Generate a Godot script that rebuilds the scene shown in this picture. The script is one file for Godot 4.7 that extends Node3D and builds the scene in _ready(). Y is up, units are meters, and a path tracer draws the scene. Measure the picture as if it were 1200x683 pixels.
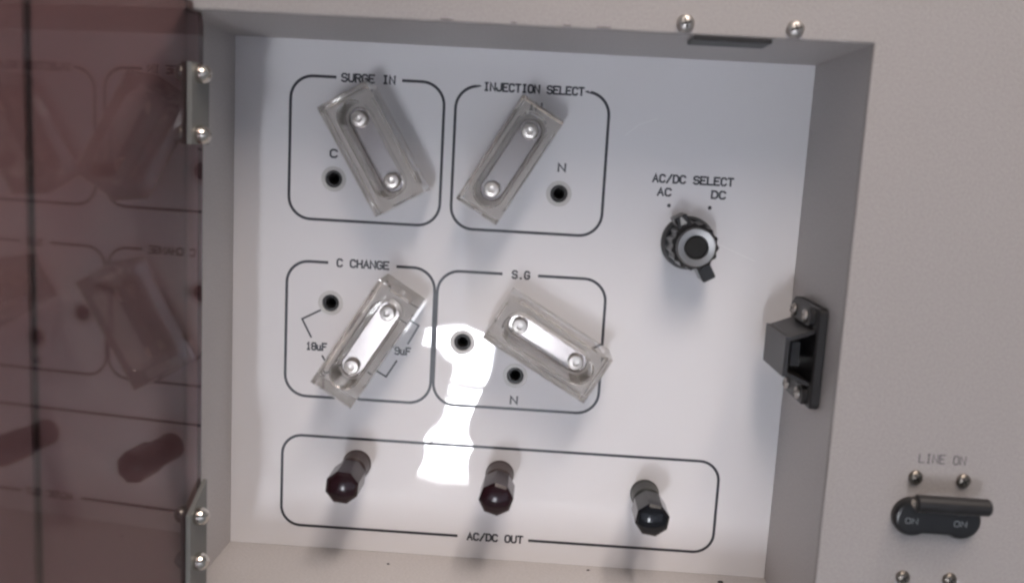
extends Node3D
# A recessed test-set panel with clear shorting links, sockets and binding posts.
# All the sizes in this script are millimetres (turned to metres by U); the panel face is z = 0.

const U := 0.001
var used := {}
var mats := {}

# ---------------------------------------------------------------- naming
func numbered(n: String) -> String:
	if not used.has(n):
		used[n] = 0
		return n
	used[n] += 1
	return "%s_%03d" % [n, used[n]]

func tag(o: Node, label: String, category: String, group := "") -> void:
	o.set_meta("label", label)
	o.set_meta("category", category)
	if group != "":
		o.set_meta("group", group)

func thing(called: String, at: Vector3, label: String, category: String, group := "") -> Node3D:
	var o := Node3D.new()
	o.name = numbered(called)
	add_child(o)
	o.position = at * U
	tag(o, label, category, group)
	return o

# ---------------------------------------------------------------- mesh building
class Shape:
	var v := PackedVector3Array()
	var n := PackedVector3Array()
	func tri(a: Vector3, b: Vector3, c: Vector3, na: Vector3, nb: Vector3, nc: Vector3) -> void:
		var g := (b - a).cross(c - a)
		if g.dot(na + nb + nc) > 0.0:      # front faces run clockwise
			v.append_array([a, c, b]); n.append_array([na, nc, nb])
		else:
			v.append_array([a, b, c]); n.append_array([na, nb, nc])
	func quad(a: Vector3, b: Vector3, c: Vector3, d: Vector3, nn: Vector3) -> void:
		tri(a, b, c, nn, nn, nn)
		tri(a, c, d, nn, nn, nn)
	func quad_n(a: Vector3, b: Vector3, c: Vector3, d: Vector3, na: Vector3, nb: Vector3, nc: Vector3, nd: Vector3) -> void:
		tri(a, b, c, na, nb, nc)
		tri(a, c, d, na, nc, nd)
	func box(lo: Vector3, hi: Vector3) -> void:
		var p := [lo, hi]
		for axis in 3:
			var b := (axis + 1) % 3
			var c := (axis + 2) % 3
			for s in 2:
				var q := []
				for k in [[0, 0], [1, 0], [1, 1], [0, 1]]:
					var w := Vector3.ZERO
					w[axis] = p[s][axis]; w[b] = p[k[0]][b]; w[c] = p[k[1]][c]
					q.append(w)
				var nn := Vector3.ZERO
				nn[axis] = 1.0 if s == 1 else -1.0
				quad(q[0], q[1], q[2], q[3], nn)
	# loops: rings of equally many points, bottom to top; sides run between them
	func loft(loops: Array, close_first := true, close_last := true, smooth := false, inward := false) -> void:
		var m: int = loops[0].size()
		for i in loops.size() - 1:
			var a: Array = loops[i]
			var b: Array = loops[i + 1]
			var ca := Vector3.ZERO
			for k in m:
				ca += a[k] + b[k]
			ca /= 2.0 * m
			for k in m:
				var k2 := (k + 1) % m
				var nn: Vector3 = (a[k2] - a[k] + b[k2] - b[k]).cross(b[k] - a[k] + b[k2] - a[k2]).normalized()
				if nn.length() < 0.5:
					nn = (a[k] - ca).normalized()
				if smooth:
					var kp := (k + m - 1) % m
					var k3 := (k2 + 1) % m
					var np: Vector3 = (a[k] - a[kp] + b[k] - b[kp]).cross(b[k] - a[k] + b[kp] - a[kp]).normalized()
					var nx: Vector3 = (a[k3] - a[k2] + b[k3] - b[k2]).cross(b[k3] - a[k3] + b[k2] - a[k2]).normalized()
					var n1 := (nn + np).normalized()
					var n2 := (nn + nx).normalized()
					var sg := 1.0
					if inward: sg = -1.0
					quad_n(a[k], a[k2], b[k2], b[k], n1 * sg, n2 * sg, n2 * sg, n1 * sg)
				else:
					quad(a[k], a[k2], b[k2], b[k], -nn if inward else nn)
		var up: Vector3 = (loops[-1][0] - loops[0][0])
		for e in [[0, close_first], [loops.size() - 1, close_last]]:
			if not e[1]:
				continue
			var l: Array = loops[e[0]]
			var c := Vector3.ZERO
			for q in l:
				c += q
			c /= m
			var fn := Vector3.ZERO
			for k in m:
				fn += (l[k] - c).cross(l[(k + 1) % m] - c)
			fn = fn.normalized()
			if e[0] == 0: fn = -fn
			if inward: fn = -fn
			for k in m:
				tri(c, l[k], l[(k + 1) % m], fn, fn, fn)
	# turned round the z axis; profile of (radius, z) from the back to the front
	func lathe(profile: Array, segs := 32) -> void:
		for i in profile.size() - 1:
			var p: Vector2 = profile[i]
			var q: Vector2 = profile[i + 1]
			var t := (q - p).normalized()
			var rn := Vector2(t.y, -t.x)
			for k in segs:
				var a0 := TAU * k / segs
				var a1 := TAU * (k + 1) / segs
				var d0 := Vector3(cos(a0), sin(a0), 0)
				var d1 := Vector3(cos(a1), sin(a1), 0)
				var n0 := d0 * rn.x + Vector3(0, 0, rn.y)
				var n1 := d1 * rn.x + Vector3(0, 0, rn.y)
				var A := d0 * p.x + Vector3(0, 0, p.y)
				var B := d1 * p.x + Vector3(0, 0, p.y)
				var C := d1 * q.x + Vector3(0, 0, q.y)
				var D := d0 * q.x + Vector3(0, 0, q.y)
				if p.x > 1e-6:
					tri(A, B, C, n0, n1, n1)
				if q.x > 1e-6:
					tri(A, C, D, n0, n1, n0)
				elif p.x <= 1e-6:
					pass
	func moved(x: Transform3D) -> Shape:
		for i in v.size():
			v[i] = x * v[i]
			n[i] = (x.basis * n[i]).normalized()
		return self
	func mesh(u: float) -> ArrayMesh:
		var w := PackedVector3Array()
		w.resize(v.size())
		for i in v.size():
			w[i] = v[i] * u
		var arr := []
		arr.resize(Mesh.ARRAY_MAX)
		arr[Mesh.ARRAY_VERTEX] = w
		arr[Mesh.ARRAY_NORMAL] = n
		var m := ArrayMesh.new()
		m.add_surface_from_arrays(Mesh.PRIMITIVE_TRIANGLES, arr)
		return m

func put(called: String, s: Shape, m: Material, parent: Node = self) -> MeshInstance3D:
	var o := MeshInstance3D.new()
	o.mesh = s.mesh(U)
	o.mesh.surface_set_material(0, m)
	o.cast_shadow = GeometryInstance3D.SHADOW_CASTING_SETTING_ON
	if parent == self:
		o.name = numbered(called)
		add_child(o)
	else:
		o.name = called
		parent.add_child(o, true)
	return o

func struct(called: String, s: Shape, m: Material) -> MeshInstance3D:
	var o := put(called, s, m)
	o.set_meta("kind", "structure")
	return o

func rrect(x0: float, y0: float, x1: float, y1: float, r: float, k := 6) -> Array:
	var out := []
	for c in [[x1 - r, y1 - r, 0.0], [x0 + r, y1 - r, 0.5 * PI], [x0 + r, y0 + r, PI], [x1 - r, y0 + r, 1.5 * PI]]:
		for i in k + 1:
			var a: float = c[2] + 0.5 * PI * i / k
			out.append(Vector2(c[0] + r * cos(a), c[1] + r * sin(a)))
	return out

func ring_at(poly: Array, z: float, grow := 0.0) -> Array:
	# the outline moved outwards by grow, at height z (outline runs anticlockwise)
	var out := []
	var m := poly.size()
	for i in m:
		var p: Vector2 = poly[(i + m - 1) % m]
		var q: Vector2 = poly[i]
		var r: Vector2 = poly[(i + 1) % m]
		var a := (q - p).normalized()
		var b := (r - q).normalized()
		if a.length() < 0.5: a = b
		if b.length() < 0.5: b = a
		var na := Vector2(a.y, -a.x)
		var nb := Vector2(b.y, -b.x)
		var h := (na + nb).normalized()
		var d := grow / maxf(0.4, h.dot(na))
		var w := q + h * d
		out.append(Vector3(w.x, w.y, z))
	return out

func prism(poly: Array, z0: float, z1: float, bevel := 0.0, smooth := false) -> Shape:
	var s := Shape.new()
	if bevel > 0.0:
		s.loft([ring_at(poly, z0, -bevel), ring_at(poly, z0 + bevel, 0.0), ring_at(poly, z1 - bevel, 0.0), ring_at(poly, z1, -bevel)], true, true, smooth)
	else:
		s.loft([ring_at(poly, z0), ring_at(poly, z1)], true, true, smooth)
	return s

func ribbon(path: Array, width: float, z0: float, z1: float) -> Shape:
	var s := Shape.new()
	var l := []
	var r := []
	for i in path.size():
		var p: Vector2 = path[maxi(0, i - 1)]
		var q: Vector2 = path[i]
		var w: Vector2 = path[mini(path.size() - 1, i + 1)]
		var a := (q - p).normalized() if i > 0 else (w - q).normalized()
		var b := (w - q).normalized() if i < path.size() - 1 else a
		var h := (Vector2(-a.y, a.x) + Vector2(-b.y, b.x)).normalized()
		var d := 0.5 * width / maxf(0.5, h.dot(Vector2(-a.y, a.x)))
		l.append(q + h * d)
		r.append(q - h * d)
	for i in path.size() - 1:
		var A := Vector3(l[i].x, l[i].y, z1)
		var B := Vector3(r[i].x, r[i].y, z1)
		var C := Vector3(r[i + 1].x, r[i + 1].y, z1)
		var D := Vector3(l[i + 1].x, l[i + 1].y, z1)
		var down := Vector3(0, 0, z0 - z1)
		s.quad(A, B, C, D, Vector3(0, 0, 1))
		s.quad(A, A + down, D + down, D, (A - B).normalized())
		s.quad(B, B + down, C + down, C, (B - A).normalized())
	return s

# ---------------------------------------------------------------- materials
func lin(r: float, g: float, b: float) -> Color:
	return Color(r, g, b).linear_to_srgb()

func noise_texture(freq: float, lo: Color, hi: Color, sd: int, octaves := 4) -> NoiseTexture2D:
	var f := FastNoiseLite.new()
	f.seed = sd
	f.frequency = freq
	f.fractal_octaves = octaves
	var t := NoiseTexture2D.new()
	t.width = 512; t.height = 512
	t.seamless = true
	t.noise = f
	var g := Gradient.new()
	g.set_color(0, lo); g.set_color(1, hi)
	t.color_ramp = g
	return t

func plain(name_: String, c: Color, rough: float, metal := 0.0) -> StandardMaterial3D:
	var m := StandardMaterial3D.new()
	m.resource_name = name_
	m.albedo_color = c
	m.roughness = rough
	m.metallic = metal
	mats[name_] = m
	return m

func grained(m: StandardMaterial3D, per_metre: float, depth: float, freq: float, sd: int, spread: float) -> void:
	# fine mottling of the colour and a matching relief, in world coordinates
	m.uv1_triplanar = true
	m.uv1_world_triplanar = true
	m.uv1_scale = Vector3.ONE * per_metre
	m.albedo_texture = noise_texture(freq, Color(1 - spread, 1 - spread, 1 - spread), Color.WHITE, sd)
	if depth > 0.0:
		m.heightmap_enabled = true
		m.heightmap_scale = depth
		m.heightmap_texture = noise_texture(freq, Color.BLACK, Color.WHITE, sd)

func make_materials() -> void:
	var p := plain("panel_white", lin(0.82, 0.81, 0.825), 0.02)
	# the thin sheet is not perfectly flat
	var wf := FastNoiseLite.new()
	wf.seed = 5
	wf.frequency = 0.006
	wf.fractal_octaves = 2
	var wt := NoiseTexture2D.new()
	wt.width = 512; wt.height = 512
	wt.seamless = true
	wt.noise = wf
	wt.as_normal_map = true
	wt.bump_strength = 8.0
	p.uv1_triplanar = true
	p.uv1_world_triplanar = true
	p.uv1_scale = Vector3.ONE * 9.0
	p.normal_enabled = true
	p.normal_texture = wt
	p.normal_scale = 0.04
	# handling marks: patches that are a little less polished
	p.roughness = 0.03
	p.roughness_texture = noise_texture(0.02, Color(0.3, 0.3, 0.3), Color.WHITE, 23, 5)
	p.roughness_texture_channel = BaseMaterial3D.TEXTURE_CHANNEL_GRAYSCALE
	p = plain("case_paint", lin(0.42, 0.39, 0.38), 0.55)
	grained(p, 22.0, 0.004, 0.11, 7, 0.09)
	p = plain("recess_paint", lin(0.58, 0.55, 0.54), 0.5)
	grained(p, 22.0, 0.002, 0.09, 17, 0.08)
	plain("ink", lin(0.035, 0.038, 0.048), 0.35)
	plain("black_plastic", lin(0.012, 0.012, 0.013), 0.28)
	plain("satin_black", lin(0.016, 0.015, 0.016), 0.42)
	plain("bore_black", lin(0.004, 0.004, 0.004), 0.7)
	plain("bezel_grey", lin(0.58, 0.57, 0.56), 0.35)
	plain("red_plastic", lin(0.017, 0.004, 0.007), 0.2)
	plain("navy_black_plastic", lin(0.007, 0.008, 0.011), 0.14)
	plain("collar_brown", lin(0.045, 0.028, 0.027), 0.4)
	plain("collar_black", lin(0.028, 0.030, 0.028), 0.4)
	plain("nickel", lin(0.56, 0.53, 0.50), 0.38, 1.0)
	plain("bridge_metal", lin(0.40, 0.37, 0.355), 0.2, 1.0)
	plain("chipped_primer", lin(0.13, 0.12, 0.115), 0.6)
	plain("streak_white", lin(0.88, 0.88, 0.88), 0.9)
	plain("dull_screw", lin(0.27, 0.24, 0.21), 0.3, 1.0)
	plain("hinge_steel", lin(0.19, 0.19, 0.18), 0.45)
	plain("bright_nickel", lin(0.72, 0.68, 0.62), 0.16, 1.0)
	plain("spun_aluminium", lin(0.30, 0.295, 0.29), 0.36, 1.0)
	plain("recess_shade_dark", lin(0.03, 0.027, 0.023), 0.5, 0.5)
	plain("white_print", lin(0.36, 0.37, 0.37), 0.5)
	plain("lamp_housing", lin(0.7, 0.7, 0.68), 0.5)
	plain("window_frame_paint", lin(0.4, 0.38, 0.36), 0.5)
	var a := plain("clear_acrylic", Color(1.0, 0.99, 0.975, 0.14), 0.015)
	a.refraction_enabled = true
	a.refraction_scale = 0.049
	a.transparency = BaseMaterial3D.TRANSPARENCY_ALPHA
	var d := plain("brown_acrylic", Color(lin(0.33, 0.18, 0.178), 0.0), 0.05)
	d.refraction_enabled = true
	d.refraction_scale = 0.049
	d.transparency = BaseMaterial3D.TRANSPARENCY_ALPHA
	var c := plain("added_curtain_cloth", lin(0.30, 0.31, 0.33), 0.9)
	c.backlight_enabled = true
	c.backlight = lin(0.18, 0.184, 0.196)
	c.cull_mode = BaseMaterial3D.CULL_DISABLED

# ---------------------------------------------------------------- lettering
# single-stroke engraving letters on a grid 4 wide and 6 high
const GLYPHS := {
	"A": [[[0, 0], [2, 6], [4, 0]], [[0.8, 2.2], [3.2, 2.2]]],
	"B": [[[0, 0], [0, 6], [3, 6], [4, 5.2], [4, 4], [3, 3.2], [0, 3.2]], [[3, 3.2], [4, 2.4], [4, 0.9], [3, 0], [0, 0]]],
	"C": [[[4, 1], [3, 0], [1, 0], [0, 1.2], [0, 4.8], [1, 6], [3, 6], [4, 5]]],
	"D": [[[0, 0], [0, 6], [2.6, 6], [4, 4.6], [4, 1.4], [2.6, 0], [0, 0]]],
	"E": [[[4, 0], [0, 0], [0, 6], [4, 6]], [[0, 3.1], [3, 3.1]]],
	"F": [[[0, 0], [0, 6], [4, 6]], [[0, 3.1], [3, 3.1]]],
	"G": [[[4, 5], [3, 6], [1, 6], [0, 4.8], [0, 1.2], [1, 0], [3, 0], [4, 1], [4, 2.8], [2.3, 2.8]]],
	"H": [[[0, 0], [0, 6]], [[4, 0], [4, 6]], [[0, 3.1], [4, 3.1]]],
	"I": [[[2, 0], [2, 6]], [[1, 0], [3, 0]], [[1, 6], [3, 6]]],
	"J": [[[4, 6], [4, 1.2], [3, 0], [1, 0], [0, 1.2], [0, 2]]],
	"L": [[[0, 6], [0, 0], [4, 0]]],
	"N": [[[0, 0], [0, 6], [4, 0], [4, 6]]],
	"O": [[[1, 0], [0, 1.2], [0, 4.8], [1, 6], [3, 6], [4, 4.8], [4, 1.2], [3, 0], [1, 0]]],
	"R": [[[0, 0], [0, 6], [3, 6], [4, 5.2], [4, 3.9], [3, 3.1], [0, 3.1]], [[2.2, 3.1], [4, 0]]],
	"S": [[[0, 0.9], [1, 0], [3, 0], [4, 0.9], [4, 2.2], [3, 3.1], [1, 3.1], [0, 4], [0, 5.1], [1, 6], [3, 6], [4, 5.1]]],
	"T": [[[2, 0], [2, 6]], [[0, 6], [4, 6]]],
	"U": [[[0, 6], [0, 1.2], [1, 0], [3, 0], [4, 1.2], [4, 6]]],
	"u": [[[0, 4], [0, 1], [0.8, 0], [2.2, 0], [3.2, 1], [3.2, 4]], [[3.2, 1], [3.8, 0]]],
	"/": [[[0.2, -0.3], [3.8, 6.3]]],
	".": [[[1.6, 0.1], [2.4, 0.1]]],
	"1": [[[1, 5], [2, 6], [2, 0]], [[1, 0], [3, 0]]],
	"8": [[[1, 3.1], [0, 4], [0, 5.2], [1, 6], [3, 6], [4, 5.2], [4, 4], [3, 3.1], [1, 3.1], [0, 2.2], [0, 0.9], [1, 0], [3, 0], [4, 0.9], [4, 2.2], [3, 3.1]]],
	"9": [[[0, 0.8], [1, 0], [3, 0], [4, 1.2], [4, 4.8], [3, 6], [1, 6], [0, 5], [0, 3.9], [1, 3], [3, 3], [4, 3.9]]],
}

func lettering(text: String, centre: Vector3, width: float, height: float, m: Material, parent: Node, stroke := 0.54) -> void:
	var s := Shape.new()
	var pitch := width / maxf(0.7, text.length() - 0.28)
	var gw := pitch * 0.72
	var k := 0
	for i in text.length():
		if not GLYPHS.has(text[i]):
			continue
		for line in GLYPHS[text[i]]:
			var p := []
			for q in line:
				p.append(Vector2(centre.x - width / 2 + i * pitch + gw * q[0] / 4.0, centre.y + height * (q[1] / 6.0 - 0.5)))
			# square stroke ends, half a stroke longer
			p[0] += (p[0] - p[1]).normalized() * stroke * 0.4
			p[-1] += (p[-1] - p[-2]).normalized() * stroke * 0.4
			var r := ribbon(p, stroke, centre.z + 0.004, centre.z + 0.04 + 0.004 * (k % 4))
			s.v.append_array(r.v); s.n.append_array(r.n)
			k += 1
	put("lettering", s, m, parent)

# ---------------------------------------------------------------- small parts
func screw(called_parent: Node, at: Vector3, axis: Vector3, r: float, h: float, turn: float, m: Material, recess := true) -> MeshInstance3D:
	var s := Shape.new()
	var pr := [Vector2(r * 0.96, 0.0), Vector2(r, h * 0.25)]
	for i in 6:
		var a := 0.5 * PI * (i + 1) / 6.0
		pr.append(Vector2(r * cos(a) if i < 5 else 0.0, h * 0.25 + h * 0.75 * sin(a)))
	s.lathe(pr, 24)
	var b := Basis(Quaternion(Vector3(0, 0, 1), axis.normalized())) * Basis(Vector3(0, 0, 1), turn)
	var x := Transform3D(b, at)
	var o := put("screw", s.moved(x), m, called_parent)
	if not recess:
		return o
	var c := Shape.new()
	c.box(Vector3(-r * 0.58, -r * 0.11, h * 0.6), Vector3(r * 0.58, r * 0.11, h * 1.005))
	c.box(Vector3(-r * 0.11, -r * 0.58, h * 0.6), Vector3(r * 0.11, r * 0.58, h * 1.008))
	put("dark_cross", c.moved(x), mats["recess_shade_dark"], o)  # raised dark cross; its colour stands for shade in a cut recess
	return o

func socket(at: Vector2, label: String) -> void:
	var t := thing("banana_socket", Vector3(at.x, at.y, 0), label, "socket", "black sockets in the white panel")
	var s := Shape.new()
	s.lathe([Vector2(3.7, 0.0), Vector2(3.55, 0.16), Vector2(2.62, 0.16), Vector2(2.5, 0.02)], 32)
	put("bezel", s, mats["bezel_grey"], t)
	s = Shape.new()
	s.lathe([Vector2(2.5, -8.0), Vector2(2.5, -0.6), Vector2(2.3, -0.35), Vector2(1.7, -0.35), Vector2(1.4, -0.7), Vector2(1.4, -7.5), Vector2(0, -7.5)], 28)
	put("insulator", s, mats["satin_black"], t)
	s = Shape.new()
	s.lathe([Vector2(1.22, -7.4), Vector2(1.22, -2.6), Vector2(1.05, -2.5), Vector2(1.05, -7.2), Vector2(0, -7.2)], 20)
	put("contact", s, mats["bore_black"], t)

func stadium(half: float, r: float, k := 12) -> Array:
	var out := []
	for i in k + 1:
		var a := -0.5 * PI + PI * i / k
		out.append(Vector2(half + r * cos(a), r * sin(a)))
	for i in k + 1:
		var a := 0.5 * PI + PI * i / k
		out.append(Vector2(-half + r * cos(a), r * sin(a)))
	return out

func shorting_link(at: Vector2, deg: float, label: String, len_ := 33.0, wid := 14.0) -> void:
	var t := thing("shorting_link", Vector3(at.x, at.y, 0.2), label, "shorting link", "clear acrylic shorting links plugged into the panel")
	t.rotation.z = deg_to_rad(deg)
	# the block stands on two short shoulders and has a milled pocket, open to the front, for the metal bridge
	var zb := 1.6
	var h := 18.0
	var bv := 0.6
	var inner := []
	var outer := []
	var dirs := []
	var m := 96
	for i in m:
		dirs.append(TAU * i / m)
	for sx in [-1.0, 1.0]:
		for sy in [-1.0, 1.0]:
			dirs.append(fposmod(atan2(sy * wid / 2, sx * len_ / 2), TAU))
			dirs.append(fposmod(atan2(sy * (wid / 2 - bv), sx * (len_ / 2 - bv)), TAU))
	dirs.sort()
	for a in dirs:
		var d := Vector2(cos(a), sin(a))
		inner.append(stadium_ray(d, 9.9, 4.1))
		outer.append(d * minf(len_ / 2 / maxf(absf(d.x), 1e-6), wid / 2 / maxf(absf(d.y), 1e-6)))
	var at_z := func(p: Array, z: float, k := Vector2.ONE) -> Array: return p.map(func(q): return Vector3(q.x * k.x, q.y * k.y, z))
	var kb := Vector2(1.0 - 2.0 * bv / len_, 1.0 - 2.0 * bv / wid)
	var s := Shape.new()
	s.loft([at_z.call(outer, zb, kb), at_z.call(outer, zb + bv), at_z.call(outer, h - bv), at_z.call(outer, h, kb), at_z.call(inner, h, Vector2(1.03, 1.08)), at_z.call(inner, h - 0.35)], true, false)
	s.loft([at_z.call(inner, h - 0.35), at_z.call(inner, 7.0)], false, true, true)
	put("block", s, mats["clear_acrylic"], t)
	put("bridge", prism(stadium(9.6, 3.3), 7.05, 8.8, 0.3, true), mats["bridge_metal"], t)
	for e in [-1.0, 1.0]:
		var p := Shape.new()
		p.lathe([Vector2(2.25, 8.82), Vector2(2.25, 10.4), Vector2(1.9, 10.9), Vector2(1.0, 11.0), Vector2(0.9, 10.1), Vector2(0, 10.0)], 24)
		put("plug_head", p.moved(Transform3D(Basis(), Vector3(9.5 * e, 0, 0))), mats["nickel"], t)
		p = Shape.new()
		p.lathe([Vector2(0, -6.0), Vector2(0.9, -5.8), Vector2(1.0, -5.0), Vector2(1.0, 0.0), Vector2(2.2, 0.2), Vector2(2.2, 1.58), Vector2(0, 1.58)], 20)
		put("plug_pin", p.moved(Transform3D(Basis(), Vector3(9.5 * e, 0, 0))), mats["nickel"], t)

func stadium_ray(c: Vector2, half: float, r: float) -> Vector2:
	# where the ray from the middle in the direction c leaves a stadium outline
	var y := r / maxf(absf(c.y), 1e-6)
	if absf(c.x * y) <= half:
		return c * y
	var o := Vector2(half * signf(c.x), 0)
	var b := c.dot(o)
	return c * (b + sqrt(maxf(0.0, b * b - (o.length_squared() - r * r))))

func ngon(r: float, sides: int, turn: float) -> Array:
	var out := []
	for i in sides:
		var a := turn + TAU * i / sides
		out.append(Vector2(r * cos(a), r * sin(a)))
	return out

func binding_post(at: Vector2, tilt: Vector2, turn: float, cap: Material, collar: Material, label: String) -> void:
	var t := thing("binding_post", Vector3(at.x, at.y, 0), label, "binding post", "binding posts along the bottom of the panel")
	t.rotation = Vector3(tilt.x, tilt.y, 0)
	var s := Shape.new()
	s.lathe([Vector2(4.3, -0.4), Vector2(4.3, 1.2), Vector2(4.15, 1.5), Vector2(4.15, 7.0), Vector2(3.8, 7.4), Vector2(0, 7.4)], 32)
	put("collar", s, collar, t)
	s = Shape.new()
	s.lathe([Vector2(3.2, 7.4), Vector2(3.2, 9.4), Vector2(0, 9.4)], 24)
	put("stem", s, collar, t)
	var c := Shape.new()
	var g := ngon(4.9, 8, turn)
	var g2 := ngon(4.5, 8, turn)
	c.loft([ring_at(g2, 9.4), ring_at(g, 10.4), ring_at(g, 20.6), ring_at(g, 21.4, -0.7)], true, false)
	# a shallow polished dome closes the end
	var rings := []
	for i in 6:
		var q := []
		var k := 1.0 - i / 5.0
		for w in ring_at(g, 0.0, -0.7):
			q.append(Vector3(w.x * maxf(k, 0.001), w.y * maxf(k, 0.001), 21.4 + 0.9 * (1.0 - k * k)))
		rings.append(q)
	for i in 5:
		for k in 8:
			var k2 := (k + 1) % 8
			var A: Vector3 = rings[i][k]
			var B: Vector3 = rings[i][k2]
			var C: Vector3 = rings[i + 1][k2]
			var D: Vector3 = rings[i + 1][k]
			var nn := []
			for w in [A, B, C, D]:
				nn.append(Vector3(w.x * 0.12, w.y * 0.12, 1.0).normalized())
			c.quad_n(A, B, C, D, nn[0], nn[1], nn[2], nn[3])
	put("cap", c, cap, t)

func _ready() -> void:
	make_materials()
	# ------------------------------------------------ camera
	var cam := Camera3D.new()
	cam.name = "camera"
	cam.keep_aspect = Camera3D.KEEP_HEIGHT
	cam.fov = 36.03
	cam.near = 0.01
	cam.far = 30.0
	cam.position = Vector3(0, 0, 0.26)
	cam.basis = Basis(Vector3(0, 1, 0), deg_to_rad(1.70731437)) * Basis(Vector3(1, 0, 0), deg_to_rad(-8.25408106)) * Basis(Vector3(0, 0, 1), deg_to_rad(3.17356818))
	var lens := CameraAttributesPhysical.new()
	lens.frustum_focal_length = 12.0 / tan(deg_to_rad(36.03 / 2.0))
	lens.frustum_focus_distance = 0.5
	lens.frustum_near = 0.01
	lens.frustum_far = 30.0
	lens.exposure_aperture = 29.0
	cam.attributes = lens
	add_child(cam)
	cam.current = true
	# ------------------------------------------------ surroundings
	var we := WorldEnvironment.new()
	we.name = "environment"
	var env := Environment.new()
	env.background_mode = Environment.BG_COLOR
	env.background_color = lin(0.16, 0.163, 0.172)
	env.tonemap_mode = Environment.TONE_MAPPER_LINEAR
	env.tonemap_exposure = 1.12
	env.ssao_enabled = true
	env.ssil_enabled = true
	env.sdfgi_enabled = true
	we.environment = env
	add_child(we)
	# ------------------------------------------------ ceiling lamp and an added near lamp over the panel, window behind the camera
	overhead_lamp(Vector3(450, 1500, 900), 0.16, 1.3, "long fluorescent ceiling lamp above the panel")
	overhead_lamp(Vector3(40, 350, 420), 0.05, 0.135, "short tube lamp added just above and in front of the panel to light it")  # made-up near lamp that grades the brightness across panel and plate
	window()
	# ------------------------------------------------ case and recess
	case_and_recess()
	panel()
	door()
	# ------------------------------------------------ fittings
	sockets_and_links()
	posts()
	selector_knob()
	interlock_switch()
	breaker()
	catch_and_screws()
	blemishes()

func overhead_lamp(at: Vector3, scale_: float, energy: float, label: String) -> void:
	var t := thing("overhead_lamp", at, label, "lamp", "lamps above the panel")
	var k := scale_ / 0.16
	var half := 600.0 * k
	var s := Shape.new()
	s.box(Vector3(-150 * k, 30 * k, -half), Vector3(150 * k, 80 * k, half))
	put("housing", s, mats["lamp_housing"], t)
	var em := StandardMaterial3D.new()
	em.albedo_color = Color(0.8, 0.8, 0.8)
	em.emission_enabled = true
	em.emission = Color(1.0, 0.94, 0.90)
	em.emission_energy_multiplier = 1.5
	s = Shape.new()
	s.lathe([Vector2(0, -half * 0.96), Vector2(18 * k, -half * 0.96), Vector2(18 * k, half * 0.96), Vector2(0, half * 0.96)], 20)
	put("lamp_tube", s, em, t)
	var l := AreaLight3D.new()
	l.name = "tube_light"
	l.area_size = Vector2((0.14 if k > 0.5 else 0.28) * k, 1.16 * k)
	l.light_color = Color(1.0, 0.94, 0.90)
	l.light_energy = energy
	l.shadow_enabled = true
	t.add_child(l)
	l.position = Vector3(0, -0.025 * k, 0)
	l.rotation = Vector3(-PI / 2, 0, 0)
	l.set("area_range", 8.0)

# outline of the mirrored glare, cut by the added curtains, in panel millimetres (right edge, left edge; top to bottom)
const GAP_R := [[-21.5, -49.2], [-15.5, -50.6], [-11.4, -55.5], [-13.8, -64.0], [-16.6, -71.0], [-18.6, -77.0], [-19.0, -82.5], [-16.8, -86.5], [-18.4, -91.0], [-18.2, -95.0], [-17.6, -101.8]]
const GAP_L := [[-18.5, -49.2], [-33.0, -51.0], [-33.8, -57.5], [-28.6, -58.2], [-24.8, -60.6], [-23.9, -64.5], [-25.4, -69.5], [-27.6, -73.5], [-29.5, -79.5], [-32.2, -85.5], [-31.0, -92.0], [-34.5, -101.8]]

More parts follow.
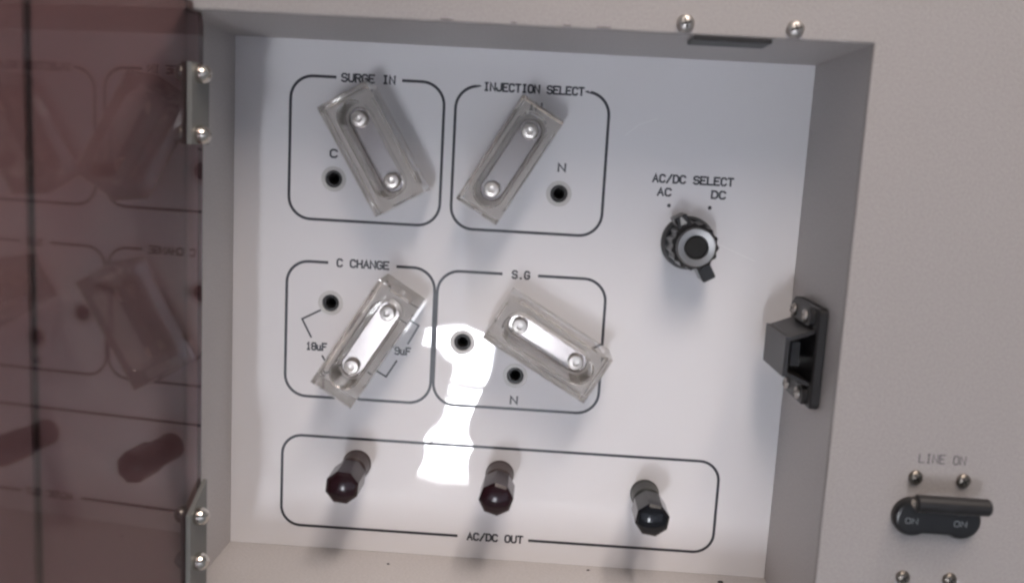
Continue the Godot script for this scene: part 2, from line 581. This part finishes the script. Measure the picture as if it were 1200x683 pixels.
func window() -> void:
	var zc := 1500.0
	var k := (260.0 + zc) / 260.0
	var t := thing("window", Vector3(150, -340, zc + 120), "daylit window behind the viewer, mirrored in the white panel", "window")
	var w := 1100.0
	var hh := 360.0
	var s := Shape.new()
	s.box(Vector3(-w, -hh, 20), Vector3(w, hh, 26))
	var em := StandardMaterial3D.new()
	em.albedo_color = Color(0.5, 0.5, 0.5)
	em.emission_enabled = true
	em.emission = Color(0.96, 0.97, 1.0)
	em.emission_energy_multiplier = 6.0
	put("window_pane", s, em, t)
	s = Shape.new()
	s.box(Vector3(-w - 60, hh, -20), Vector3(w + 60, hh + 60, 40))
	s.box(Vector3(-w - 60, -hh - 60, -20), Vector3(w + 60, -hh, 40))
	s.box(Vector3(-w - 60, -hh, -20), Vector3(-w, hh, 40))
	s.box(Vector3(w, -hh, -20), Vector3(w + 60, hh, 40))
	s.box(Vector3(-w, -142, -6), Vector3(w, -136, 8))
	put("frame", s, mats["window_frame_paint"], t)
	for q in [[-27.2, -75.0, -31.0, -89.5, 3.2], [-26.0, -76.5, -29.5, -90.0, 1.6], [-21.5, -71.0, -27.5, -72.6, 3.0]]:  # added rods that draw dark streaks into the mirrored glare
		var a := Vector3(q[0] * k - 150, q[1] * k + 340, -60)
		var b := Vector3(q[2] * k - 150, q[3] * k + 340, -60)
		var cd := Shape.new()
		var side := (b - a).normalized().cross(Vector3(0, 0, 1)) * float(q[4])
		var fw := Vector3(0, 0, float(q[4]))
		cd.loft([[a - side, a + fw, a + side, a - fw], [b - side, b + fw, b + side, b - fw]])
		put("glare_streak_rod", cd, mats["window_frame_paint"], t)
	var l := AreaLight3D.new()
	l.name = "daylight"
	l.area_size = Vector2(2 * w, 2 * hh) * U
	l.light_color = Color(0.96, 0.97, 1.0)
	l.light_energy = 26.0
	l.shadow_enabled = true
	t.add_child(l)
	l.position = Vector3(0, 0, 0.010)
	l.set("area_range", 8.0)
	# two made-up curtains; their edges cut the outline of the mirrored glare
	for side in 2:
		var edge: Array = GAP_R if side == 0 else GAP_L
		var far_x := 1330.0 if side == 0 else -1040.0
		var c := Shape.new()
		var rows := []
		var ys := [40.0]
		for e in edge:
			ys.append(e[1] * k)
		ys.append(-102.5 * k)
		for i in ys.size():
			var j := clampi(i - 1, 0, edge.size() - 1)
			var ex: float = edge[j][0] * k
			if i == 0:
				ex = (-21.5 if side == 0 else -18.5) * k
			var row := []
			for q in 61:
				var f := q / 60.0
				var x := lerpf(ex, far_x, f)
				var y: float = ys[i]
				if i == 0:      # top edge arched to shape its reflection in the panel
					var u := x / k
					y = k * (13.0 + 12.0 * exp(-pow((u - 40.0) / 17.0, 2.0)) - 8.0 * smoothstep(52.0, 75.0, u) - 6.0 * smoothstep(-60.0, -100.0, u))
				row.append(Vector3(x, y, zc + side * 30.0 + 12.0 * sin(q * 0.9) * minf(1.0, f * 8.0)))
			rows.append(row)
		for i in rows.size() - 1:
			for q in 60:
				var nn := Vector3(0, 0, -1)
				c.quad(rows[i][q], rows[i][q + 1], rows[i + 1][q + 1], rows[i + 1][q], nn)
				var off := Vector3(0, 0, 3)
				c.quad(rows[i][q] + off, rows[i][q + 1] + off, rows[i + 1][q + 1] + off, rows[i + 1][q] + off, -nn)
			c.quad(rows[i][0], rows[i][0] + Vector3(0, 0, 3), rows[i + 1][0] + Vector3(0, 0, 3), rows[i + 1][0], Vector3(-1 if side == 0 else 1, 0, 0))
		var o := put("added_curtain", c, mats["added_curtain_cloth"])
		tag(o, "grey drape added to shape the mirrored glare, on the %s side of the daylit window" % ("right" if side == 0 else "left"), "added_curtain", "drapes added behind the viewer")

func case_and_recess() -> void:
	var XL := -90.7
	var XR := 73.75
	var YT := 31.2
	var YB := -121.0
	# front plate with the opening, rounded at its inner edge
	var s := Shape.new()
	var o := [Vector2(-126.2, -190), Vector2(190, -190), Vector2(190, 110), Vector2(-126.2, 110)]
	var i0 := [Vector2(-89.4, YB), Vector2(XR, YB), Vector2(XR, YT), Vector2(-89.4, YT)]
	var grow := func(p: Array, d: float) -> Array: return [p[0] + Vector2(-d, -d), p[1] + Vector2(d, -d), p[2] + Vector2(d, d), p[3] + Vector2(-d, d)]
	var zs := [[0.0, 43.6], [0.0, 44.5], [0.15, 44.85], [0.5, 45.0]]
	for q in zs.size() - 1:
		var a: Array = grow.call(i0, zs[q][0])
		var b: Array = grow.call(i0, zs[q + 1][0])
		for k in 4:
			var k2 := (k + 1) % 4
			var A := Vector3(a[k].x, a[k].y, zs[q][1])
			var B := Vector3(a[k2].x, a[k2].y, zs[q][1])
			var C := Vector3(b[k2].x, b[k2].y, zs[q + 1][1])
			var D := Vector3(b[k].x, b[k].y, zs[q + 1][1])
			var nn := (B - A).cross(D - A).normalized()
			var inn := Vector3(-8 - (A.x + B.x) / 2, -45 - (A.y + B.y) / 2, 60)
			s.quad(A, B, C, D, nn if nn.dot(inn) > 0 else -nn)
	var f: Array = grow.call(i0, 0.5)
	for k in 4:
		var k2 := (k + 1) % 4
		s.quad(Vector3(o[k].x, o[k].y, 45), Vector3(o[k2].x, o[k2].y, 45), Vector3(f[k2].x, f[k2].y, 45), Vector3(f[k].x, f[k].y, 45), Vector3(0, 0, 1))
		s.quad(Vector3(o[k].x, o[k].y, 43.6), Vector3(o[k2].x, o[k2].y, 43.6), Vector3(i0[k2].x, i0[k2].y, 43.6), Vector3(i0[k].x, i0[k].y, 43.6), Vector3(0, 0, -1))
		var d: Vector2 = o[k2] - o[k]
		s.quad(Vector3(o[k].x, o[k].y, 43.6), Vector3(o[k2].x, o[k2].y, 43.6), Vector3(o[k2].x, o[k2].y, 45), Vector3(o[k].x, o[k].y, 45), Vector3(d.y, -d.x, 0).normalized())
	var fp := struct("front_plate", s, mats["case_paint"])
	# chips in the paint along the upper edge of the opening
	var rng := RandomNumberGenerator.new()
	rng.seed = 11
	for x in [-25.0, -9.5, 3.0, 11.5]:
		var pts := []
		var wdt := rng.randf_range(0.9, 2.6)
		for i in 8:
			var a := TAU * i / 8.0
			pts.append(Vector2(x + wdt * cos(a) * rng.randf_range(0.6, 1.0), YT + 0.62 + 0.26 * sin(a) * rng.randf_range(0.5, 1.0)))
		put("paint_chip", prism(pts, 44.9, 45.02), mats["chipped_primer"], fp)
	s = Shape.new()
	s.box(Vector3(-260, -190, 43.6), Vector3(-128.4, 110, 45))
	struct("side_plate", s, mats["case_paint"])
	s = Shape.new()
	s.box(Vector3(-260, -190, 30), Vector3(-100, 110, 32))
	struct("inner_frame", s, mats["satin_black"])
	# the walls of the recess
	s = Shape.new()
	s.box(Vector3(XL - 1.5, YB, -4), Vector3(XL, YT, 43.5))
	struct("recess_wall_left", s, mats["recess_paint"])
	s = Shape.new()
	s.box(Vector3(XR, YB, -4), Vector3(XR + 1.5, YT, 43.5))
	struct("recess_wall_right", s, mats["recess_paint"])
	s = Shape.new()
	s.box(Vector3(XL - 1.5, YT, -4), Vector3(XR + 1.5, YT + 1.5, 43.5))
	struct("recess_ceiling", s, mats["recess_paint"])
	s = Shape.new()
	s.box(Vector3(XL - 1.5, YB - 1.5, -4), Vector3(XR + 1.5, YB, 43.5))
	struct("recess_floor", s, mats["recess_paint"])

const SOCKETS := [
	[-61.3, -7.9, "black socket under the letter C in the SURGE IN box"],
	[-52.2, 9.3, "socket under the upper end of the SURGE IN shorting link"],
	[-42.8, -7.2, "socket under the lower end of the SURGE IN shorting link"],
	[4.2, -8.5, "black socket under the letter N in the INJECTION SELECT box"],
	[-5.0, 8.3, "socket under the upper end of the INJECTION SELECT shorting link"],
	[-14.6, -8.0, "socket under the lower end of the INJECTION SELECT shorting link"],
	[-61.3, -44.4, "black socket at the end of the 18uF lead line"],
	[-42.5, -44.6, "socket under the upper end of the C CHANGE shorting link"],
	[-52.4, -61.0, "socket under the lower end of the C CHANGE shorting link"],
	[-21.6, -53.8, "black socket near the left border of the S.G box"],
	[-5.4, -62.9, "black socket above the letter N in the S.G box"],
	[-4.9, -46.2, "socket under the upper left end of the S.G shorting link"],
	[11.8, -55.4, "socket under the lower right end of the S.G shorting link"],
]

func panel() -> void:
	var t := thing("instrument_panel", Vector3.ZERO, "glossy white panel with printed boxes and lettering at the back of the recess", "panel")
	# the sheet, with a round hole for every socket
	var s := Shape.new()
	var X0 := -90.65; var X1 := 73.7; var Y0 := -120.95; var Y1 := 31.15
	var half := 4.0
	var xs := [X0, X1]
	var ys := [Y0, Y1]
	for q in SOCKETS:
		xs.append_array([q[0] - half, q[0] + half])
		ys.append_array([q[1] - half, q[1] + half])
	xs.sort(); ys.sort()
	for i in xs.size() - 1:
		if xs[i + 1] - xs[i] < 1e-4: continue
		for j in ys.size() - 1:
			if ys[j + 1] - ys[j] < 1e-4: continue
			var cx: float = (xs[i] + xs[i + 1]) / 2
			var cy: float = (ys[j] + ys[j + 1]) / 2
			var hole := false
			for q in SOCKETS:
				if absf(cx - q[0]) < half and absf(cy - q[1]) < half:
					hole = true
			if not hole:
				s.quad(Vector3(xs[i], ys[j], 0), Vector3(xs[i + 1], ys[j], 0), Vector3(xs[i + 1], ys[j + 1], 0), Vector3(xs[i], ys[j + 1], 0), Vector3(0, 0, 1))
	for q in SOCKETS:
		var c := Vector3(q[0], q[1], 0)
		for k in 32:
			var a0 := TAU * k / 32.0
			var a1 := TAU * (k + 1) / 32.0
			var d0 := Vector3(cos(a0), sin(a0), 0)
			var d1 := Vector3(cos(a1), sin(a1), 0)
			var e0 := d0 * half / maxf(absf(d0.x), absf(d0.y))
			var e1 := d1 * half / maxf(absf(d1.x), absf(d1.y))
			s.quad(c + d0 * 2.55, c + d1 * 2.55, c + e1, c + e0, Vector3(0, 0, 1))
			s.quad(c + d0 * 2.55, c + d1 * 2.55, c + d1 * 2.55 + Vector3(0, 0, -3), c + d0 * 2.55 + Vector3(0, 0, -3), -(d0 + d1).normalized())
	put("sheet", s, mats["panel_white"], t)
	var bk := Shape.new()
	bk.box(Vector3(X0, Y0, -11), Vector3(X1, Y1, -9))
	put("backing", bk, mats["satin_black"], t)
	# printed boxes
	var z1 := 0.05
	outline(t, -74.4, -19.9, -30.1, 21.0, 6.5, true, -61.3, -42.4)
	outline(t, -26.8, -20.2, 17.0, 20.6, 6.5, true, -20.4, 10.9)
	outline(t, -74.5, -73.2, -30.55, -32.4, 6.5, true, -62.3, -42.1)
	outline(t, -29.75, -73.1, 19.7, -32.7, 6.5, true, -10.8, -0.4)
	outline(t, -74.9, -114.1, 57.3, -85.5, 6.0, false, -20.3, 1.4)
	for l in [[[-64.0, -46.6], [-69.7, -49.7], [-66.8, -55.2]], [[-63.5, -60.4], [-61.0, -64.4], [-56.4, -62.0]], [[-40.0, -46.9], [-34.8, -49.6], [-37.9, -55.4]], [[-40.9, -60.5], [-44.0, -65.7], [-48.6, -63.2]]]:
		var p := []
		for q in l:
			p.append(Vector2(q[0], q[1]))
		put("lead_line", ribbon(p, 0.55, 0.005, z1), mats["ink"], t)
	# two fine pale streaks on the panel
	for l in [[[51.6, -20.6], [56.5, -22.6], [62.3, -24.9]], [[22.0, 9.0], [26.0, 12.4], [31.0, 14.2]]]:
		var p := []
		for q in l:
			p.append(Vector2(q[0], q[1]))
		put("pale_streak", ribbon(p, 0.16, 0.005, 0.02), mats["streak_white"], t)
	# printed words
	var ink: Material = mats["ink"]
	var w := [
		["SURGE IN", -52.1, 21.0, 15.2, 2.1], ["INJECTION SELECT", -4.7, 20.6, 28.3, 2.05], ["C CHANGE", -52.0, -32.3, 15.2, 2.1], ["S.G", -5.4, -32.7, 4.9, 2.1],
		["AC/DC SELECT", 42.3, -2.5, 22.8, 2.05], ["AC", 34.4, -6.3, 3.7, 2.0], ["DC", 49.9, -6.3, 3.8, 2.0], ["AC/DC OUT", -8.8, -114.0, 16.8, 2.1],
		["C", -61.5, -0.6, 1.9, 2.1], ["N", 4.6, -1.0, 1.9, 2.1], ["N", -5.4, -70.4, 1.9, 2.1], ["IN", -4.0, 15.6, 3.6, 2.1], ["18uF", -65.2, -57.8, 5.9, 2.0], ["9uF", -39.3, -57.6, 4.5, 2.0],
	]
	for q in w:
		lettering(q[0], Vector3(q[1], q[2], 0), q[3], q[4], ink, t)
	for x in [36.0, 47.7]:
		put("index_dot", prism(ngon(0.55, 16, 0.0).map(func(p): return p + Vector2(x, -10.1)), 0.005, z1), mats["ink"], t)

func outline(t: Node, x0: float, y0: float, x1: float, y1: float, r: float, top: bool, ga: float, gb: float) -> void:
	var p := []
	var arc := func(cx: float, cy: float, a0: float) -> void:
		for i in 11:
			var a := a0 - 0.5 * PI * i / 10.0
			p.append(Vector2(cx + r * cos(a), cy + r * sin(a)))
	if top:
		p.append(Vector2(gb, y1))
		arc.call(x1 - r, y1 - r, 0.5 * PI)
		arc.call(x1 - r, y0 + r, 0.0)
		arc.call(x0 + r, y0 + r, -0.5 * PI)
		arc.call(x0 + r, y1 - r, PI)
		p.append(Vector2(ga, y1))
	else:
		p.append(Vector2(ga, y0))
		arc.call(x0 + r, y0 + r, -0.5 * PI)
		arc.call(x0 + r, y1 - r, PI)
		arc.call(x1 - r, y1 - r, 0.5 * PI)
		arc.call(x1 - r, y0 + r, 0.0)
		p.append(Vector2(gb, y0))
	put("printed_border", ribbon(p, 0.82, 0.005, 0.05), mats["ink"], t)

func door() -> void:
	var t := thing("tinted_door", Vector3(-84.6, 0, 39.5), "open dark reddish-brown tinted acrylic door on the left", "door")
	t.rotation.y = deg_to_rad(-90.0 - 4.3)   # local x runs along the door, away from the hinge
	# local axes: x along the door towards the viewer, y up, z across its thickness
	var s := prism(rrect(0, -124, 156, 33.0, 5.0, 6), 0.0, 4.0, 0.25)
	put("door_sheet", s, mats["brown_acrylic"], t)
	hinges(t)

func hinges(door_node: Node3D) -> void:
	for q in [[18.9, -0.2, false, "painted steel hinge leaf with two round screws at the top of the brown door"], [-92.6, -116.0, true, "painted steel hinge leaf with a slanted upper edge low on the brown door"]]:
		var t := thing("door_hinge", Vector3(-84.6, 0, 39.5), q[3], "hinge", "hinges of the tinted door")
		t.rotation = door_node.rotation
		var y1: float = q[0]
		var y0: float = q[1]
		var poly := [Vector2(-0.5, y0), Vector2(9.0, y0), Vector2(9.0, y1)]
		if q[2]:
			poly.append_array([Vector2(-0.5, y1 + 6.5)])
		else:
			poly.append_array([Vector2(-0.5, y1)])
		put("leaf", prism(poly, -1.3, -0.05, 0.15), mats["hinge_steel"], t)
		var sy := [y1 - 2.4, y0 + 2.4] if not q[2] else [y1 - 1.2, y0 + 10.0]
		for y in sy:
			screw(t, Vector3(5.4, y, -1.3), Vector3(0, 0, -1), 2.3, 3.3, 0.4, mats["bright_nickel"], false)

func sockets_and_links() -> void:
	for q in SOCKETS:
		socket(Vector2(q[0], q[1]), q[2])
	shorting_link(Vector2(-47.4, 1.0), -59.5, "clear acrylic shorting link in the SURGE IN box", 33.0, 15.0)
	shorting_link(Vector2(-9.8, 0.2), 59.5, "clear acrylic shorting link in the INJECTION SELECT box", 33.0, 13.0)
	shorting_link(Vector2(-47.4, -52.7), 58.5, "clear acrylic shorting link in the C CHANGE box", 35.0, 13.5)
	shorting_link(Vector2(3.5, -50.7), -30.0, "clear acrylic shorting link in the S.G box", 33.5, 14.5)

func posts() -> void:
	binding_post(Vector2(-51.9, -93.2), Vector2(0, 0), 0.3, mats["red_plastic"], mats["collar_brown"], "leftmost dark red binding post with an eight-sided cap")
	binding_post(Vector2(-8.4, -93.6), Vector2(0, 0), 0.1, mats["red_plastic"], mats["collar_brown"], "middle dark red binding post in the AC/DC OUT box")
	binding_post(Vector2(35.5, -96.6), Vector2(0, 0), 0.25, mats["navy_black_plastic"], mats["collar_black"], "black binding post at the right of the AC/DC OUT box")

func selector_knob() -> void:
	var t := thing("selector_knob", Vector3(42.1, -20.4, 0), "black rotary knob with a silver ring under AC/DC SELECT", "knob")
	var s := Shape.new()
	s.lathe([Vector2(7.7, 0.1), Vector2(7.7, 1.6), Vector2(7.0, 3.4), Vector2(0, 3.5)], 48)
	put("skirt", s, mats["black_plastic"], t)
	var fl := []
	for i in 120:
		var a := TAU * i / 120.0
		var r := 6.5 + 0.28 * cos(a * 15.0)
		fl.append(Vector2(r * cos(a), r * sin(a)))
	s = Shape.new()
	s.loft([ring_at(fl, 3.5), ring_at(fl, 13.6, -0.2), ring_at(fl, 14.4, -0.9)], false, true, true)
	put("grip", s, mats["black_plastic"], t)
	var wing := prism(rrect(-9.2, -1.9, 10.4, 1.9, 0.5, 3), 3.6, 12.6, 0.4)
	put("pointer_wing", wing.moved(Transform3D(Basis(Vector3(0, 0, 1), deg_to_rad(-61.0)), Vector3.ZERO)), mats["black_plastic"], t)
	var mk := prism([Vector2(-8.9, -0.2), Vector2(-6.7, -0.95), Vector2(-6.7, 0.95), Vector2(-8.9, 0.2)], 12.59, 12.66)
	put("index_mark", mk.moved(Transform3D(Basis(Vector3(0, 0, 1), deg_to_rad(-61.0)), Vector3.ZERO)), mats["white_print"], t)
	s = Shape.new()
	s.lathe([Vector2(5.3, 14.3), Vector2(5.3, 16.0), Vector2(5.05, 16.3), Vector2(3.35, 16.1), Vector2(3.15, 15.8), Vector2(3.15, 14.9)], 48)
	put("ring", s, mats["spun_aluminium"], t)
	s = Shape.new()
	s.lathe([Vector2(3.1, 14.4), Vector2(3.1, 15.4), Vector2(2.7, 15.6), Vector2(0, 15.6)], 32)
	put("centre_cap", s, mats["bore_black"], t)

func interlock_switch() -> void:
	var t := thing("interlock_switch", Vector3(73.75, -45.8, 22), "black plastic door interlock socket on the right recess wall", "switch")
	# local: x out of the wall is negative
	var fl := rrect(-12.0, -13.2, 12.0, 13.2, 1.6, 4)   # (z, y) on the wall
	var to_wall := Transform3D(Basis(Vector3(0, 0, 1), Vector3(0, 1, 0), Vector3(-1, 0, 0)), Vector3.ZERO)
	put("flange", prism(fl, 0.0, 2.6, 0.4).moved(to_wall), mats["satin_black"], t)
	# hood, open towards the viewer
	var s := Shape.new()
	s.box(Vector3(-9.8, -5.2, -10.2), Vector3(-8.6, 5.2, 10.2))
	put("hood_side", s, mats["satin_black"], t)
	for e in [1.0, -1.0]:
		var q := []
		for w in [Vector2(-8.62, 5.2), Vector2(-8.62, 4.0), Vector2(-2.62, 6.4), Vector2(-2.62, 7.6)]:
			q.append(Vector2(w.x, w.y * e))
		if e < 0.0: q.reverse()
		put("hood_top" if e > 0.0 else "hood_bottom", prism(q, -10.2, 10.2, 0.12), mats["satin_black"], t)
	s = Shape.new()
	s.box(Vector3(-8.58, -3.98, -10.2), Vector3(-2.6, 3.98, -9.0))
	put("hood_back", s, mats["satin_black"], t)
	s = Shape.new()
	s.box(Vector3(-6.6, -3.2, -8.9), Vector3(-4.4, 3.2, 5.0))
	put("contact_block", s, mats["black_plastic"], t)
	for y in [10.3, -10.3]:
		var b := Shape.new()
		b.loft([ring_at(rrect(-9.5, -2.6, 9.5, 2.6, 2.4, 4), 2.6), ring_at(rrect(-9.5, -2.6, 9.5, 2.6, 2.4, 4), 3.4), ring_at(rrect(-9.5, -2.6, 9.5, 2.6, 2.4, 4), 3.8, -0.4)], false, true)
		put("lug", b.moved(to_wall.translated(Vector3(0, y, 0))), mats["satin_black"], t)
		for z in [-5.2, 5.2]:
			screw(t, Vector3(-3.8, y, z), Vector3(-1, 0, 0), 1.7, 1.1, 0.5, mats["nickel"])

func breaker() -> void:
	var t := thing("breaker_switch", Vector3(101.0, -81.0, 45), "black two-lobed LINE ON breaker with a bar handle on the right", "switch")
	# two-lobed bezel
	var p := []
	var n := 72
	for i in n:
		var a := TAU * i / n
		var c := Vector2(cos(a), sin(a))
		var base := stadium_support(c, 5.9, 4.75)
		p.append(base)
	var s := Shape.new()
	s.loft([ring_at(p, 0.0), ring_at(p, 1.6), ring_at(p, 2.4, -0.5), ring_at(p, 2.6, -1.1)], false, true, true)
	put("bezel", s, mats["black_plastic"], t)
	# handle: two arms that carry one bar
	for x in [-4.6, 5.2]:
		var arm := Shape.new()
		var q := rrect(x - 1.3, 1.6, x + 1.3, 3.6, 0.4, 2)
		var q2 := rrect(x - 1.2, 4.6, x + 1.2, 7.0, 0.4, 2)
		arm.loft([ring_at(q, 2.5), ring_at(q2, 7.6)], false, true)
		put("handle_arm", arm, mats["black_plastic"], t)
	var bar := Shape.new()
	bar.lathe([Vector2(0, -8.8), Vector2(1.6, -8.8), Vector2(2.05, -8.3), Vector2(2.05, 8.3), Vector2(1.7, 8.8), Vector2(0, 8.8)], 24)
	put("handle_bar", bar.moved(Transform3D(Basis(Vector3(0, 1, 0), PI / 2), Vector3(0.3, 5.9, 7.6))), mats["satin_black"], t)
	var tip := Shape.new()
	tip.lathe([Vector2(1.0, 8.8), Vector2(1.0, 9.1), Vector2(0.6, 9.4), Vector2(0, 9.5)], 16)
	put("bar_pin", tip.moved(Transform3D(Basis(Vector3(0, 1, 0), -PI / 2), Vector3(0.3, 5.9, 7.6))), mats["bright_nickel"], t)
	for x in [-6.5, 5.3]:
		lettering("ON", Vector3(x, -0.5, 2.6), 2.9, 1.3, mats["white_print"], t, 0.2)
	var w := thing("line_marking", Vector3(101.2, -66.3, 45), "dark printed words LINE ON above the black breaker", "marking")
	lettering("LINE ON", Vector3(0, 0, 0), 11.2, 2.1, mats["ink"], w, 0.22)
	for q in [[95.2, -71.2, "upper left"], [106.8, -71.3, "upper right"], [95.1, -97.2, "lower left"], [106.6, -97.0, "lower right"]]:
		var k := thing("panel_screw", Vector3(q[0], q[1], 45), "round-headed screw at the %s of the black breaker" % q[2], "screw", "screws round the breaker")
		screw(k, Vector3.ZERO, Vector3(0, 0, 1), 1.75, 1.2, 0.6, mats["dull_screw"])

func stadium_support(c: Vector2, half: float, r: float) -> Vector2:
	# a point of a two-lobed outline seen in the direction c from its centre
	var best := 0.0
	for e in [-1.0, 1.0]:
		var o := Vector2(half * e, 0)
		var b := c.dot(o)
		var d := b * b - (o.length_squared() - r * r)
		if d > 0.0:
			best = maxf(best, b + sqrt(d))
	# the web between the lobes
	var web := 4.0 / maxf(absf(c.y), 0.001)
	if absf(c.x * web) < half:
		best = maxf(best, web)
	return c * best

func catch_and_screws() -> void:
	for q in [[30.2, 33.6, "left"], [55.4, 33.5, "right"]]:
		var k := thing("plate_screw", Vector3(q[0], q[1], 45), "domed screw above the %s end of the black catch strip" % q[2], "screw", "domed screws on the front plate above the opening")
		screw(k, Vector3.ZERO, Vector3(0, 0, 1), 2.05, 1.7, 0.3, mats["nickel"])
	var t := thing("catch_strip", Vector3(41.4, 31.2, 40), "thin black catch strip under the top edge of the opening", "catch")
	put("strip", prism(rrect(-9.1, -1.15, 9.1, -0.02, 0.3, 2), -4.0, 5.2, 0.15), mats["satin_black"], t)

func blemishes() -> void:
	# crumbs of dirt that lie on the floor of the recess
	var rng := RandomNumberGenerator.new()
	rng.seed = 3
	var spots := [[59.5, 5.0, 0.7], [20.0, 3.0, 0.4], [-40.0, 8.0, 0.35]]
	var said := ["largest dark crumb on the recess floor, near the right wall", "small dark crumb on the recess floor, below the AC/DC OUT box", "tiny dark crumb on the recess floor, left of the middle"]
	for i in 3:
		var q: Array = spots[i]
		var pts := []
		for k in 7:
			var a := TAU * k / 7.0
			var r: float = q[2] * rng.randf_range(0.7, 1.0)
			pts.append(Vector2(1.6 * r * cos(a), r * sin(a)))
		var s := Shape.new()
		s.loft([ring_at(pts, 0.0), ring_at(pts, q[2] * 0.5, -q[2] * 0.15), ring_at(pts, q[2] * 0.8, -q[2] * 0.5)], true, true)
		var o := put("crumb", s.moved(Transform3D(Basis(Vector3(1, 0, 0), -PI / 2), Vector3(0, 0, 0))), mats["satin_black"])
		o.position = Vector3(q[0], -121.0, q[1]) * U
		tag(o, said[i], "crumb", "crumbs on the recess floor")
